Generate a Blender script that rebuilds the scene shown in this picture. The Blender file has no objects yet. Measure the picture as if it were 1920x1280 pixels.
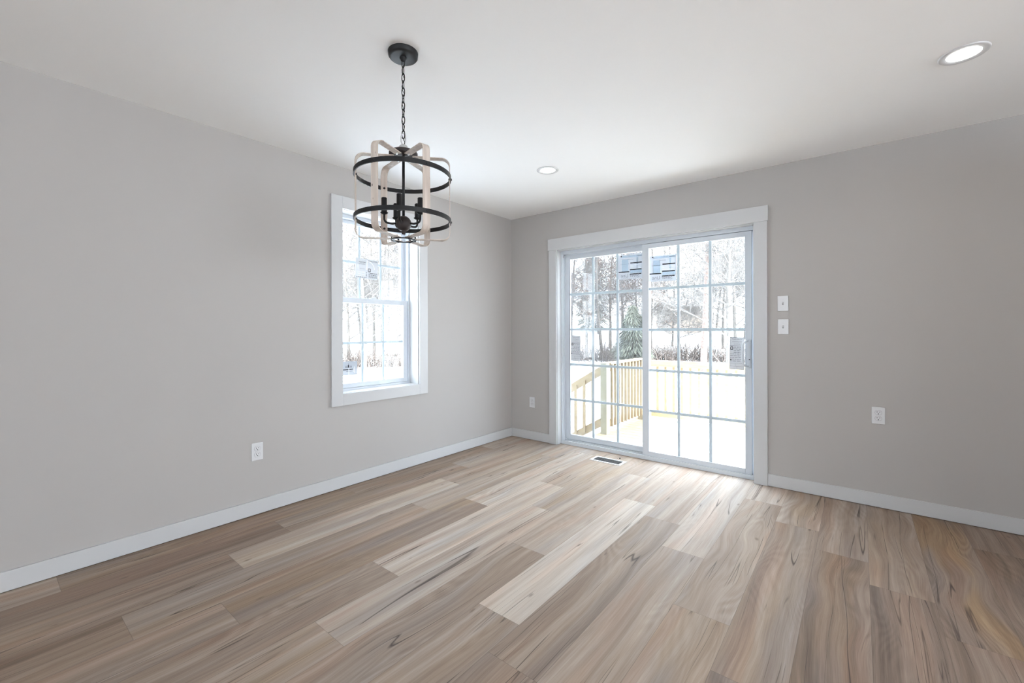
import bpy, math, random
from mathutils import Vector, Matrix
random.seed(7)
C = bpy.context.scene.collection
SC = bpy.context.scene
R = math.radians

# ------------------------------------------------------------------ camera
cam_d = bpy.data.cameras.new('camera')
cam = bpy.data.objects.new('camera', cam_d); C.objects.link(cam)
YAW, ROLL = 0.677191, -0.002616
CAM = Vector((3.07247, -3.80925, 1.20233))
f_ = Vector((-math.sin(YAW), math.cos(YAW), 0)); r_ = Vector((math.cos(YAW), math.sin(YAW), 0)); u_ = Vector((0, 0, 1))
rr = r_*math.cos(ROLL) + u_*math.sin(ROLL); uu = u_*math.cos(ROLL) - r_*math.sin(ROLL)
mw = Matrix.Identity(4)
for i in range(3):
    mw[i][0] = rr[i]; mw[i][1] = uu[i]; mw[i][2] = -f_[i]; mw[i][3] = CAM[i]
cam.matrix_world = mw
cam_d.sensor_width = 36; cam_d.sensor_fit = 'HORIZONTAL'
cam_d.lens = 810.6/1920*36
cam_d.shift_y = -(640-617.28)/1920
cam_d.clip_start = 0.05; cam_d.clip_end = 400
SC.camera = cam

# ------------------------------------------------------------------ world, sun, exposure
SKY = 10.5
W = bpy.data.worlds.new('overcast_sky'); SC.world = W; W.use_nodes = True
nt = W.node_tree; bg = nt.nodes['Background']
tc = nt.nodes.new('ShaderNodeTexCoord'); nz = nt.nodes.new('ShaderNodeTexNoise'); rp = nt.nodes.new('ShaderNodeValToRGB')
nz.inputs['Scale'].default_value = 2.2; nz.inputs['Detail'].default_value = 4
rp.color_ramp.elements[0].color = (0.68, 0.84, 1.0, 1); rp.color_ramp.elements[0].position = .35
rp.color_ramp.elements[1].color = (0.84, 0.93, 1.0, 1); rp.color_ramp.elements[1].position = .65
nt.links.new(tc.outputs['Generated'], nz.inputs['Vector']); nt.links.new(nz.outputs['Fac'], rp.inputs['Fac'])
nt.links.new(rp.outputs['Color'], bg.inputs['Color']); bg.inputs['Strength'].default_value = SKY
sun_d = bpy.data.lights.new('sun', 'SUN'); sun_d.energy = 20; sun_d.angle = R(3); sun_d.color = (1, .96, .9)
sun = bpy.data.objects.new('sun', sun_d); C.objects.link(sun)
sun.rotation_euler = Vector((-.85, .03, -.6)).to_track_quat('-Z', 'Y').to_euler()

def portal(name, loc, rot, sx, sy, energy=None, col=(1, 1, 1)):
    d = bpy.data.lights.new(name, 'AREA'); d.shape = 'RECTANGLE'; d.size = sx; d.size_y = sy
    o = bpy.data.objects.new(name, d); C.objects.link(o); o.location = loc; o.rotation_euler = rot
    if energy is None: d.cycles.is_portal = True
    else: d.energy = energy; d.color = col
    return o
portal('door_daylight', (1.52, .22, 1.0), (R(-90), 0, 0), 1.85, 2.1)
portal('window_daylight', (-.22, -1.69, 1.42), (0, R(-90), 0), 1.5, .8)
portal('rear_fill_lamp', (2.2, -11.9, 1.35), (R(140), 0, 0), 3.2, 1.2, 8, (.93, .96, 1))  # added fill lamp behind the camera, aimed up to brighten the ceiling
portal('side_fill_lamp', (9.4, -3.6, 1.35), (R(140), 0, R(90)), 4.0, 1.9, 255, (.88, .94, 1))  # added fill lamp far right, out of view, lifts ceiling and left wall
SC.view_settings.view_transform = 'Standard'; SC.view_settings.look = 'None'
SC.view_settings.gamma = 1; SC.view_settings.use_curve_mapping = False
SC.view_settings.exposure = 0.2
SC.cycles.max_bounces = 10; SC.cycles.diffuse_bounces = 7; SC.cycles.transparent_max_bounces = 24
SC.cycles.caustics_reflective = False; SC.cycles.caustics_refractive = False
SC.cycles.sample_clamp_indirect = 8; SC.cycles.filter_width = 1.1

# ------------------------------------------------------------------ helpers
ORG = {}
class MB:
    """collects shapes and links them as one mesh object"""
    def __init__(s): s.v = []; s.f = []; s.sm = []
    def add(s, vs, fs, smooth=False):
        b = len(s.v); s.v += [tuple(p) for p in vs]
        for f in fs: s.f.append([b+i for i in f]); s.sm.append(smooth)
        return s
    def box(s, x0, x1, y0, y1, z0, z1):
        v = [(x0,y0,z0),(x1,y0,z0),(x1,y1,z0),(x0,y1,z0),(x0,y0,z1),(x1,y0,z1),(x1,y1,z1),(x0,y1,z1)]
        return s.add(v, [(0,3,2,1),(4,5,6,7),(0,1,5,4),(1,2,6,5),(2,3,7,6),(3,0,4,7)])
    def obox(s, p0, p1, w, h, up=(0,0,1)):
        p0 = Vector(p0); p1 = Vector(p1); d = (p1-p0).normalized(); sd = d.cross(Vector(up)).normalized(); n = sd.cross(d)
        v = []
        for p in (p0, p1):
            for a, b in ((-1,-1),(1,-1),(1,1),(-1,1)): v.append(p+sd*a*w/2+n*b*h/2)
        return s.add(v, [(0,1,2,3),(7,6,5,4),(0,4,5,1),(1,5,6,2),(2,6,7,3),(3,7,4,0)])
    def tube(s, path, rad, n=10, closed=False, caps=True):
        path = [Vector(p) for p in path]; m = len(path)
        rad = rad if isinstance(rad, (list, tuple)) else [rad]*m
        vs = []; prev = None
        for i, p in enumerate(path):
            if closed: d = path[(i+1) % m]-path[i-1]
            else: d = path[min(i+1, m-1)]-path[max(i-1, 0)]
            d.normalize()
            if prev is None:
                a = Vector((0,0,1)) if abs(d.z) < .9 else Vector((1,0,0))
                e1 = d.cross(a).normalized()
            else:
                e1 = (prev-d*prev.dot(d)).normalized()
            prev = e1; e2 = d.cross(e1)
            for k in range(n):
                t = 2*math.pi*k/n; vs.append(p+(e1*math.cos(t)+e2*math.sin(t))*rad[i])
        fs = []
        for i in range(m if closed else m-1):
            j = (i+1) % m
            for k in range(n):
                l = (k+1) % n; fs.append((i*n+k, i*n+l, j*n+l, j*n+k))
        s.add(vs, fs, True)
        if caps and not closed:
            b = len(s.v)-m*n
            s.f.append([b+k for k in range(n)][::-1]); s.sm.append(False)
            s.f.append([b+(m-1)*n+k for k in range(n)]); s.sm.append(False)
        return s
    def lathe(s, prof, c=(0,0,0), n=40, smooth=True):
        vs = []; m = len(prof)
        for r, z in prof:
            for k in range(n):
                t = 2*math.pi*k/n; vs.append((c[0]+r*math.cos(t), c[1]+r*math.sin(t), c[2]+z))
        fs = [(i*n+k, i*n+(k+1) % n, (i+1)*n+(k+1) % n, (i+1)*n+k) for i in range(m-1) for k in range(n)]
        return s.add(vs, fs, smooth)
    def build(s, name, mat, parent=None, bevel=0, seg=2, auto=True):
        o0 = ORG.get(parent.name, Vector((0,0,0))) if parent else Vector((0,0,0))
        me = bpy.data.meshes.new(name)
        me.from_pydata([Vector(p)-o0 for p in s.v], [], s.f)
        me.polygons.foreach_set('use_smooth', s.sm)
        me.materials.append(mat); me.update()
        o = bpy.data.objects.new(name, me); C.objects.link(o)
        if parent: o.parent = parent; ORG[o.name] = o0
        if bevel:
            b = o.modifiers.new('bevel', 'BEVEL'); b.width = bevel; b.segments = seg; b.limit_method = 'ANGLE'; b.angle_limit = R(40)
        return o
def tag(o, label, cat=None, group=None, kind=None):
    o['label'] = label
    if cat: o['category'] = cat
    if group: o['group'] = group
    if kind: o['kind'] = kind
    return o
def thing(name, loc, label, cat, group=None, kind=None):
    o = bpy.data.objects.new(name, None); C.objects.link(o); o.location = loc; o.empty_display_size = .1
    ORG[o.name] = Vector(loc); return tag(o, label, cat, group, kind)
def copy_tree(o, parent=None):
    c = o.copy(); C.objects.link(c); c.parent = parent
    for ch in list(o.children): copy_tree(ch, c)
    return c

# ------------------------------------------------------------------ materials
def mat(name, col, rough=.5, metal=0, var=.04, nscale=8, bump=0, bscale=60, spec=.5, stretch=(1,1,1)):
    m = bpy.data.materials.new(name); m.use_nodes = True; t = m.node_tree; p = t.nodes['Principled BSDF']
    tc = t.nodes.new('ShaderNodeTexCoord'); mp = t.nodes.new('ShaderNodeMapping'); mp.inputs['Scale'].default_value = stretch
    t.links.new(tc.outputs['Object'], mp.inputs['Vector'])
    nz = t.nodes.new('ShaderNodeTexNoise'); nz.inputs['Scale'].default_value = nscale; nz.inputs['Detail'].default_value = 3
    t.links.new(mp.outputs['Vector'], nz.inputs['Vector'])
    rp = t.nodes.new('ShaderNodeValToRGB')
    rp.color_ramp.elements[0].position = .3; rp.color_ramp.elements[1].position = .7
    rp.color_ramp.elements[0].color = tuple(c*(1-var) for c in col)+(1,)
    rp.color_ramp.elements[1].color = tuple(min(1, c*(1+var)) for c in col)+(1,)
    t.links.new(nz.outputs['Fac'], rp.inputs['Fac']); t.links.new(rp.outputs['Color'], p.inputs['Base Color'])
    p.inputs['Roughness'].default_value = rough; p.inputs['Metallic'].default_value = metal
    p.inputs['Specular IOR Level'].default_value = spec
    if bump:
        n2 = t.nodes.new('ShaderNodeTexNoise'); n2.inputs['Scale'].default_value = bscale; n2.inputs['Detail'].default_value = 4
        t.links.new(mp.outputs['Vector'], n2.inputs['Vector'])
        b = t.nodes.new('ShaderNodeBump'); b.inputs['Strength'].default_value = bump; b.inputs['Distance'].default_value = .002
        t.links.new(n2.outputs['Fac'], b.inputs['Height']); t.links.new(b.outputs['Normal'], p.inputs['Normal'])
    return m
M = {}
M['wall'] = mat('greige_wall_paint', (.425, .404, .388), .75, var=.008, nscale=1.5, bump=.05, bscale=180, spec=.25)
M['ceiling'] = mat('white_ceiling_paint', (.92, .92, .92), .85, var=.006, nscale=1.2, bump=.10, bscale=14, spec=.2)
M['trim'] = mat('white_trim_paint', (.52, .52, .525), .35, var=.006, nscale=3, spec=.4)
M['vinyl'] = mat('white_vinyl', (.60, .635, .68), .35, var=.006, nscale=3, spec=.4)
M['grille'] = mat('cool_white_grille', (.56, .66, .73), .4, var=.01, nscale=3)
M['black'] = mat('matte_black_metal', (.012, .012, .013), .5, var=.2, nscale=20, spec=.3)
M['bronze'] = mat('dark_bronze_metal', (.045, .036, .036), .5, metal=.3, var=.2, nscale=20)
M['gasket'] = mat('dark_gasket', (.10, .075, .07), .7)
M['plate'] = mat('white_plastic', (.62, .62, .63), .3, var=.005)
M['slot'] = mat('dark_slot', (.01, .01, .01), .6)
M['seam'] = mat('grey_seam', (.33, .33, .34), .6)
M['steel'] = mat('brushed_steel', (.62, .62, .63), .35, metal=.8)
M['track'] = mat('dusty_track', (.60, .52, .44), .7, var=.25, nscale=30)
M['ink'] = mat('black_ink', (.015, .015, .018), .7)
M['ink_grey'] = mat('grey_ink', (.20, .21, .24), .7)
M['ink_pale'] = mat('pale_ink', (.80, .83, .88), .7)
M['snow'] = mat('snow', (.86, .88, .90), .8, var=.03, nscale=3, bump=.3, bscale=12)
M['lumber'] = mat('new_pine_lumber', (.31, .245, .15), .7, var=.14, nscale=6, stretch=(1, 1, 5))
M['lumber_green'] = mat('treated_lumber', (.24, .235, .175), .7, var=.16, nscale=6, stretch=(3, 3, .6))
M['bark'] = mat('grey_bark', (0.101, 0.092, 0.084), .9, var=.25, nscale=10)
M['bark_red'] = mat('reddish_bark', (.13, .095, .082), .9, var=.3, nscale=10)
M['twig'] = mat('pale_twigs', (0.115, 0.108, 0.103), .9, var=.25, nscale=10)
M['beech'] = mat('tan_dead_leaves', (0.149, 0.101, 0.083), .9, var=.3, nscale=10)
M['needle'] = mat('evergreen_needles', (0.135, 0.15, 0.122), .9, var=.3, nscale=10)
M['brush'] = mat('brown_brush', (0.12, 0.10, 0.09), .9, var=.3, nscale=10)
M['shed'] = mat('tan_siding', (.15, .128, .110), .8, var=.15, nscale=4)

def wood_mat():
    m = bpy.data.materials.new('whitewashed_bent_wood'); m.use_nodes = True; t = m.node_tree; p = t.nodes['Principled BSDF']
    tc = t.nodes.new('ShaderNodeTexCoord'); mp = t.nodes.new('ShaderNodeMapping'); mp.inputs['Scale'].default_value = (60, 60, 4)
    nz = t.nodes.new('ShaderNodeTexNoise'); nz.inputs['Scale'].default_value = 1; nz.inputs['Detail'].default_value = 5
    rp = t.nodes.new('ShaderNodeValToRGB')
    rp.color_ramp.elements[0].position = .3; rp.color_ramp.elements[0].color = (.47, .395, .34, 1)
    rp.color_ramp.elements[1].position = .7; rp.color_ramp.elements[1].color = (.66, .58, .52, 1)
    t.links.new(tc.outputs['Object'], mp.inputs['Vector']); t.links.new(mp.outputs['Vector'], nz.inputs['Vector'])
    t.links.new(nz.outputs['Fac'], rp.inputs['Fac'])
    # dark knots
    mp2 = t.nodes.new('ShaderNodeMapping'); mp2.inputs['Scale'].default_value = (40, 40, 17)
    vo = t.nodes.new('ShaderNodeTexVoronoi'); vo.inputs['Scale'].default_value = 1
    t.links.new(tc.outputs['Object'], mp2.inputs['Vector']); t.links.new(mp2.outputs['Vector'], vo.inputs['Vector'])
    k = t.nodes.new('ShaderNodeValToRGB'); k.color_ramp.elements[0].position = .05; k.color_ramp.elements[0].color = (1,1,1,1)
    k.color_ramp.elements[1].position = .12; k.color_ramp.elements[1].color = (0,0,0,1)
    t.links.new(vo.outputs['Distance'], k.inputs['Fac'])
    mx = t.nodes.new('ShaderNodeMix'); mx.data_type = 'RGBA'; mx.inputs['B'].default_value = (.10, .07, .06, 1)
    t.links.new(k.outputs['Color'], mx.inputs['Factor']); t.links.new(rp.outputs['Color'], mx.inputs['A'])
    t.links.new(mx.outputs['Result'], p.inputs['Base Color']); p.inputs['Roughness'].default_value = .6
    return m
M['wood'] = wood_mat()

def glass_mat(name, tint=(1, 1, 1), refl=.6):
    m = bpy.data.materials.new(name); m.use_nodes = True; t = m.node_tree
    for n in list(t.nodes):
        if n.type != 'OUTPUT_MATERIAL': t.nodes.remove(n)
    out = [n for n in t.nodes if n.type == 'OUTPUT_MATERIAL'][0]
    tr = t.nodes.new('ShaderNodeBsdfTransparent'); tr.inputs['Color'].default_value = tuple(tint)+(1,)
    gl = t.nodes.new('ShaderNodeBsdfGlossy'); gl.inputs['Roughness'].default_value = .01
    lw = t.nodes.new('ShaderNodeLayerWeight'); lw.inputs['Blend'].default_value = .5      # facing = 1 - cos, same from both sides
    pw = t.nodes.new('ShaderNodeMath'); pw.operation = 'POWER'; pw.inputs[1].default_value = 5
    ma = t.nodes.new('ShaderNodeMath'); ma.operation = 'MULTIPLY_ADD'; ma.inputs[1].default_value = .96; ma.inputs[2].default_value = .04
    mu = t.nodes.new('ShaderNodeMath'); mu.operation = 'MULTIPLY'; mu.inputs[1].default_value = refl
    t.links.new(lw.outputs['Facing'], pw.inputs[0]); t.links.new(pw.outputs[0], ma.inputs[0])
    mx = t.nodes.new('ShaderNodeMixShader')
    t.links.new(ma.outputs[0], mu.inputs[0]); t.links.new(mu.outputs[0], mx.inputs['Fac'])
    t.links.new(tr.outputs[0], mx.inputs[1]); t.links.new(gl.outputs[0], mx.inputs[2]); t.links.new(mx.outputs[0], out.inputs['Surface'])
    return m
M['glass'] = glass_mat('window_glass', (.985, .99, .99))
def film_mat(name, col, alpha):
    m = bpy.data.materials.new(name); m.use_nodes = True; t = m.node_tree
    for n in list(t.nodes):
        if n.type != 'OUTPUT_MATERIAL': t.nodes.remove(n)
    out = [n for n in t.nodes if n.type == 'OUTPUT_MATERIAL'][0]
    tr = t.nodes.new('ShaderNodeBsdfTransparent')
    df = t.nodes.new('ShaderNodeBsdfDiffuse'); df.inputs['Color'].default_value = tuple(col)+(1,)
    mx = t.nodes.new('ShaderNodeMixShader'); mx.inputs['Fac'].default_value = alpha
    t.links.new(tr.outputs[0], mx.inputs[1]); t.links.new(df.outputs[0], mx.inputs[2]); t.links.new(mx.outputs[0], out.inputs['Surface'])
    return m
M['screen'] = film_mat('insect_screen_mesh', (.30, .30, .31), .30)
M['film'] = film_mat('clear_label_film', (.70, .74, .80), .74)
M['film_blue'] = film_mat('blue_tinted_film', (.55, .72, .85), .32)

M['paper'] = film_mat('pale_paper', (.66, .68, .71), .83)
M['paper_grey'] = film_mat('grey_film', (.50, .53, .58), .86)

def emit(name, col, s):
    m = bpy.data.materials.new(name); m.use_nodes = True; t = m.node_tree; p = t.nodes['Principled BSDF']
    p.inputs['Base Color'].default_value = (.9, .9, .9, 1)
    p.inputs['Emission Color'].default_value = tuple(col)+(1,); p.inputs['Emission Strength'].default_value = s
    return m
M['lens'] = emit('lit_diffuser', (1, .98, .95), 9)

# ------------------------------------------------------------------ floor: planks run along Y, each plank carries a tone, lightened near the door for daylight
PW, PL, X0 = .2233, 1.51, 1.99
ENDS = {-8:-2.63, -7:-2.96, -6:-3.424, -5:-3.13, -4:-2.515, -3:-2.932, -2:-1.91, -1:-2.423, 0:-1.10, 1:-1.42, 2:-.385, 3:-.675, 4:-.935, 5:-1.177, 6:-1.44, 7:-.39, -9:-2.05}
# (column, index) -> tone (0 dark..1 light), swirl, yellow
TONES = {(-1,0):(.84,.15,.1), (-3,0):(.66,.2,0), (-4,0):(.75,.1,.1), (0,-1):(.42,.85,.1), (0,0):(.6,.3,0), (2,0):(.74,.15,0), (1,0):(.75,.3,0), (1,-1):(.55,.4,.1),
         (2,-1):(.55,.9,.1), (3,0):(.54,.85,.35), (3,-1):(.42,.5,.2), (4,-1):(.24,.85,.35), (4,0):(.40,.6,0), (5,0):(.42,.8,.2), (5,-1):(.26,.35,0), (6,0):(.24,.9,.8), (6,-1):(.26,.4,.1), (7,0):(.28,.4,0), (7,-1):(.2,.6,.2), (7,-2):(.25,.3,.1), (8,0):(.24,.5,.1), (8,-1):(.22,.4,.1),
         (-8,-1):(.30,.3,.1), (-7,-1):(.38,.2,.2), (-6,0):(.5,.15,.2), (-6,-1):(.35,.2,.2), (-5,0):(.36,.3,.45), (-4,-1):(.38,.7,.1), (-3,-1):(.55,.2,.45), (-2,0):(.6,.3,0), (-2,-1):(.48,.8,.1), (-1,-1):(.46,.5,.2)}
def floor_mesh():
    vs = []; fs = []; uv = []; col = []
    xa, xb, ya, yb = -.002, 9.5, -12.0, .10
    for k in range(-10, 36):
        x0 = max(xa, X0+k*PW); x1 = min(xb, X0+(k+1)*PW)
        if x1 <= x0: continue
        e = ENDS.get(k, -.39-.27*((k-7) % 6) if k > 7 else -.5-.3*(k % 5))
        n0 = int(math.floor((ya-e)/PL))-1
        for n in range(n0, 8):
            y0 = e+n*PL; y1 = y0+PL
            a, b = max(ya, y0), min(yb, y1)
            if b <= a: continue
            rnd = random.Random(k*131+n*17+5)
            seed = rnd.random(); tone, swirl, yel = rnd.uniform(.25, .75), rnd.uniform(.1, .8), rnd.uniform(0, .35)
            if y0 > -1.6 and k <= 2: tone = .50+.18*tone  # planks near the door painted lighter to stand in for daylight sheen
            if (k, n) in TONES: tone, swirl, yel = TONES[(k, n)]
            i = len(vs); vs += [(x0,a,0),(x1,a,0),(x1,b,0),(x0,b,0)]; fs.append((i,i+1,i+2,i+3))
            ux = X0+k*PW
            uv += [(x0-ux, a-y0), (x1-ux, a-y0), (x1-ux, b-y0), (x0-ux, b-y0)]
            col += [(seed, tone, swirl, yel)]*4
    i = len(vs)   # underside and rim of the slab
    vs += [(xa,ya,-.03),(xb,ya,-.03),(xb,yb,-.03),(xa,yb,-.03)]; fs.append((i+3,i+2,i+1,i)); uv += [(.1,.5)]*4; col += [(0,.5,0,0)]*4
    me = bpy.data.meshes.new('floor'); me.from_pydata(vs, [], fs)
    l = me.uv_layers.new(name='plank_uv')
    for i, q in enumerate(uv): l.data[i].uv = q
    ca = me.color_attributes.new('plank', 'FLOAT_COLOR', 'CORNER')
    for i, q in enumerate(col): ca.data[i].color = q
    return me
def floor_mat():
    m = bpy.data.materials.new('vinyl_plank_wood'); m.use_nodes = True; t = m.node_tree; p = t.nodes['Principled BSDF']; L = t.links.new
    def N(ty, **k):
        n = t.nodes.new(ty)
        for a, b in k.items(): setattr(n, a, b)
        return n
    def math_(op, a, b=None, c=None):
        n = N('ShaderNodeMath', operation=op)
        for i, q in enumerate((a, b, c)):
            if q is None: continue
            if isinstance(q, (int, float)): n.inputs[i].default_value = q
            else: L(q, n.inputs[i])
        return n.outputs[0]
    def noise(x, y, z, detail=3, rough=.5, dist=0):
        cb = N('ShaderNodeCombineXYZ')
        for i, q in enumerate((x, y, z)):
            if isinstance(q, (int, float)): cb.inputs[i].default_value = q
            else: L(q, cb.inputs[i])
        n = N('ShaderNodeTexNoise'); n.inputs['Scale'].default_value = 1; n.inputs['Detail'].default_value = detail
        n.inputs['Roughness'].default_value = rough; n.inputs['Distortion'].default_value = dist
        L(cb.outputs[0], n.inputs['Vector']); return n.outputs['Fac']
    def remap(v, a, b, c, d, smooth=False):
        n = N('ShaderNodeMapRange'); n.clamp = True
        if smooth: n.interpolation_type = 'SMOOTHSTEP'
        L(v, n.inputs['Value'])
        for i, q in zip(('From Min','From Max','To Min','To Max'), (a,b,c,d)): n.inputs[i].default_value = q
        return n.outputs['Result']
    def mixc(f, a, b):
        n = N('ShaderNodeMix', data_type='RGBA')
        if isinstance(f, (int, float)): n.inputs['Factor'].default_value = f
        else: L(f, n.inputs['Factor'])
        for q, s in ((a,'A'),(b,'B')):
            if isinstance(q, tuple): n.inputs[s].default_value = q+(1,)
            else: L(q, n.inputs[s])
        return n.outputs['Result']
    uvn = N('ShaderNodeUVMap', uv_map='plank_uv'); sp = N('ShaderNodeSeparateXYZ'); L(uvn.outputs[0], sp.inputs[0]); U, V = sp.outputs[0], sp.outputs[1]
    at = N('ShaderNodeVertexColor', layer_name='plank'); sc = N('ShaderNodeSeparateColor'); L(at.outputs['Color'], sc.inputs[0])
    seed, tone, swirl, yel = sc.outputs[0], sc.outputs[1], sc.outputs[2], at.outputs['Alpha']
    zs = math_('MULTIPLY', seed, 91.7)
    # warp the across-grain coordinate so the grain wanders and swirls round knots
    w1 = noise(math_('MULTIPLY', U, 3.5), math_('MULTIPLY', V, 1.9), zs, .8)
    amp = math_('ADD', .015, math_('MULTIPLY', math_('MULTIPLY', swirl, swirl), .16))
    Uw = math_('ADD', U, math_('MULTIPLY', math_('SUBTRACT', w1, .5), amp))
    Uc = math_('ADD', U, math_('MULTIPLY', math_('SUBTRACT', w1, .5), .022))
    # broad streaks
    broad = noise(math_('MULTIPLY', Uw, 16), math_('MULTIPLY', V, .7), math_('ADD', zs, 3.1), 3, .55)
    # medium streaks
    mid = noise(math_('MULTIPLY', Uw, 55), math_('MULTIPLY', V, 1.1), math_('ADD', zs, 7.7), 4, .6)
    # fine fibres
    fine = noise(math_('MULTIPLY', Uw, 330), math_('MULTIPLY', V, 7), math_('ADD', zs, 1.3), 2, .6)
    # contour figure (cathedral and swirls)
    fig = noise(math_('MULTIPLY', Uw, 6.5), math_('MULTIPLY', V, 1.15), math_('ADD', zs, 13.0), 1.0, .4)
    ring = math_('SINE', math_('MULTIPLY', fig, 120))
    ringm = math_('MULTIPLY', remap(noise(math_('MULTIPLY', U, 5), math_('MULTIPLY', V, 1.4), math_('ADD', zs, 21.0), 1), .44, .6, 0, 1, True), swirl)
    figure = math_('MULTIPLY', math_('MULTIPLY', ring, ringm), .075)
    tt = math_('ADD', tone, math_('MULTIPLY', math_('SUBTRACT', broad, .5), .85))
    tt = math_('ADD', tt, math_('MULTIPLY', math_('SUBTRACT', mid, .5), .50))
    tt = math_('ADD', tt, math_('MULTIPLY', math_('SUBTRACT', fine, .5), .34))
    tt = math_('ADD', tt, figure)
    ramp = N('ShaderNodeValToRGB'); cr = ramp.color_ramp
    stops = [(-.0, (.145, .104, .079)), (.22, (.225, .166, .130)), (.45, (.312, .241, .192)), (.68, (.405, .330, .274)), (.88, (.50, .432, .375)), (1.0, (.56, .50, .445))]
    cr.elements[0].position, cr.elements[0].color = stops[0][0], stops[0][1]+(1,)
    cr.elements[1].position, cr.elements[1].color = stops[-1][0], stops[-1][1]+(1,)
    for q, c in stops[1:-1]:
        e = cr.elements.new(q); e.color = c+(1,)
    L(tt, ramp.inputs['Fac']); base = ramp.outputs['Color']
    # rosy / yellow / grey drifts
    hue = noise(math_('MULTIPLY', Uw, 9), math_('MULTIPLY', V, .9), math_('ADD', zs, 31.0), 1.5)
    gm = N('ShaderNodeMix', data_type='RGBA', blend_type='MULTIPLY'); gm.inputs['B'].default_value = (.92, .97, 1.04, 1)
    L(remap(hue, .52, .68, 0, .8, True), gm.inputs['Factor']); L(base, gm.inputs['A'])
    rm = N('ShaderNodeMix', data_type='RGBA', blend_type='MULTIPLY'); rm.inputs['B'].default_value = (1.10, .95, .87, 1)
    L(remap(hue, .36, .46, .45, 0, True), rm.inputs['Factor']); L(gm.outputs['Result'], rm.inputs['A'])
    ym = N('ShaderNodeMix', data_type='RGBA', blend_type='MULTIPLY'); ym.inputs['B'].default_value = (1.12, .98, .72, 1)
    yz = remap(noise(math_('MULTIPLY', Uw, 8), math_('MULTIPLY', V, 1.3), math_('ADD', zs, 41.0), 1), .42, .62, 0, 1, True)
    L(math_('MULTIPLY', yz, yel), ym.inputs['Factor']); L(rm.outputs['Result'], ym.inputs['A'])
    col = ym.outputs['Result']
    # dark checks: thin, wandering, broken into lengths
    def check(su, sv, off, wdt, lo, hi, darkness, col):
        c = noise(math_('MULTIPLY', Uc, su), math_('MULTIPLY', V, sv), math_('ADD', zs, off), 1.6, .45)
        d = math_('ABSOLUTE', math_('SUBTRACT', c, .5))
        ln = remap(d, 0, wdt, 1, 0)
        mk = remap(noise(math_('MULTIPLY', Uw, 7), math_('MULTIPLY', V, 1.7), math_('ADD', zs, off+5), 2), lo, hi, 0, 1, True)
        return mixc(math_('MULTIPLY', math_('MULTIPLY', ln, mk), darkness), col, (.045, .030, .024))
    col = check(8, .33, 51.0, .0055, .50, .57, .9, col)
    col = check(20, .45, 61.0, .011, .50, .58, .70, col)
    # knots
    cbk = N('ShaderNodeCombineXYZ'); L(math_('MULTIPLY', Uw, 9), cbk.inputs[0]); L(math_('MULTIPLY', V, 3.2), cbk.inputs[1]); L(zs, cbk.inputs[2])
    vo = N('ShaderNodeTexVoronoi'); vo.inputs['Scale'].default_value = 1; L(cbk.outputs[0], vo.inputs['Vector'])
    col = mixc(math_('MULTIPLY', remap(vo.outputs['Distance'], .02, .09, .55, 0, True), 1), col, (.13, .09, .07))
    # joints between planks
    eu = math_('MINIMUM', U, math_('SUBTRACT', PW, U)); ev = math_('MINIMUM', V, math_('SUBTRACT', PL, V))
    jt = math_('MAXIMUM', remap(eu, .0002, .0014, .55, 0), remap(ev, .0002, .0014, .5, 0))
    col = mixc(jt, col, (.10, .075, .06))
    L(col, p.inputs['Base Color'])
    L(remap(mid, .3, .7, .58, .70), p.inputs['Roughness']); p.inputs['Specular IOR Level'].default_value = .30
    bp = N('ShaderNodeBump'); bp.inputs['Strength'].default_value = .12; bp.inputs['Distance'].default_value = .001
    L(math_('SUBTRACT', math_('ADD', fine, mid), math_('MULTIPLY', jt, 2)), bp.inputs['Height']); L(bp.outputs['Normal'], p.inputs['Normal'])
    return m
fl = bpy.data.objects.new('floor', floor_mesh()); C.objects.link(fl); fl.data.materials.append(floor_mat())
tag(fl, 'pale brown wood-look plank floor with dark grain cracks', 'floor', kind='structure')

# ------------------------------------------------------------------ room shell
H = 2.44
def struct(mb, name, m, label, cat, bevel=0):
    o = mb.build(name, m, bevel=bevel); return tag(o, label, cat, kind='structure')
RX, BY = 9.5, -12.0
struct(MB().box(-.16, RX+.16, BY-.16, .18, H, H+.25), 'ceiling', M['ceiling'], 'smooth white painted ceiling with faint trowel marks', 'ceiling')
# left wall with its window opening
wy0, wy1, wz0, wz1 = -2.070, -1.316, .705, 2.135
b = MB(); b.box(-.16, 0, BY-.16, wy0, -.03, H); b.box(-.16, 0, wy1, 0, -.03, H); b.box(-.16, 0, wy0, wy1, -.03, wz0); b.box(-.16, 0, wy0, wy1, wz1, H)
struct(b, 'wall_left', M['wall'], 'greige wall on the left with the tall window', 'wall')
dx0, dx1, dz1 = .602, 2.443, 2.034
b = MB(); b.box(-.16, dx0, 0, .18, -.03, H); b.box(dx1, RX+.16, 0, .18, -.03, H); b.box(dx0, dx1, 0, .18, dz1, H)
struct(b, 'wall_right', M['wall'], 'greige wall on the right with the sliding glass door', 'wall')
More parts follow.
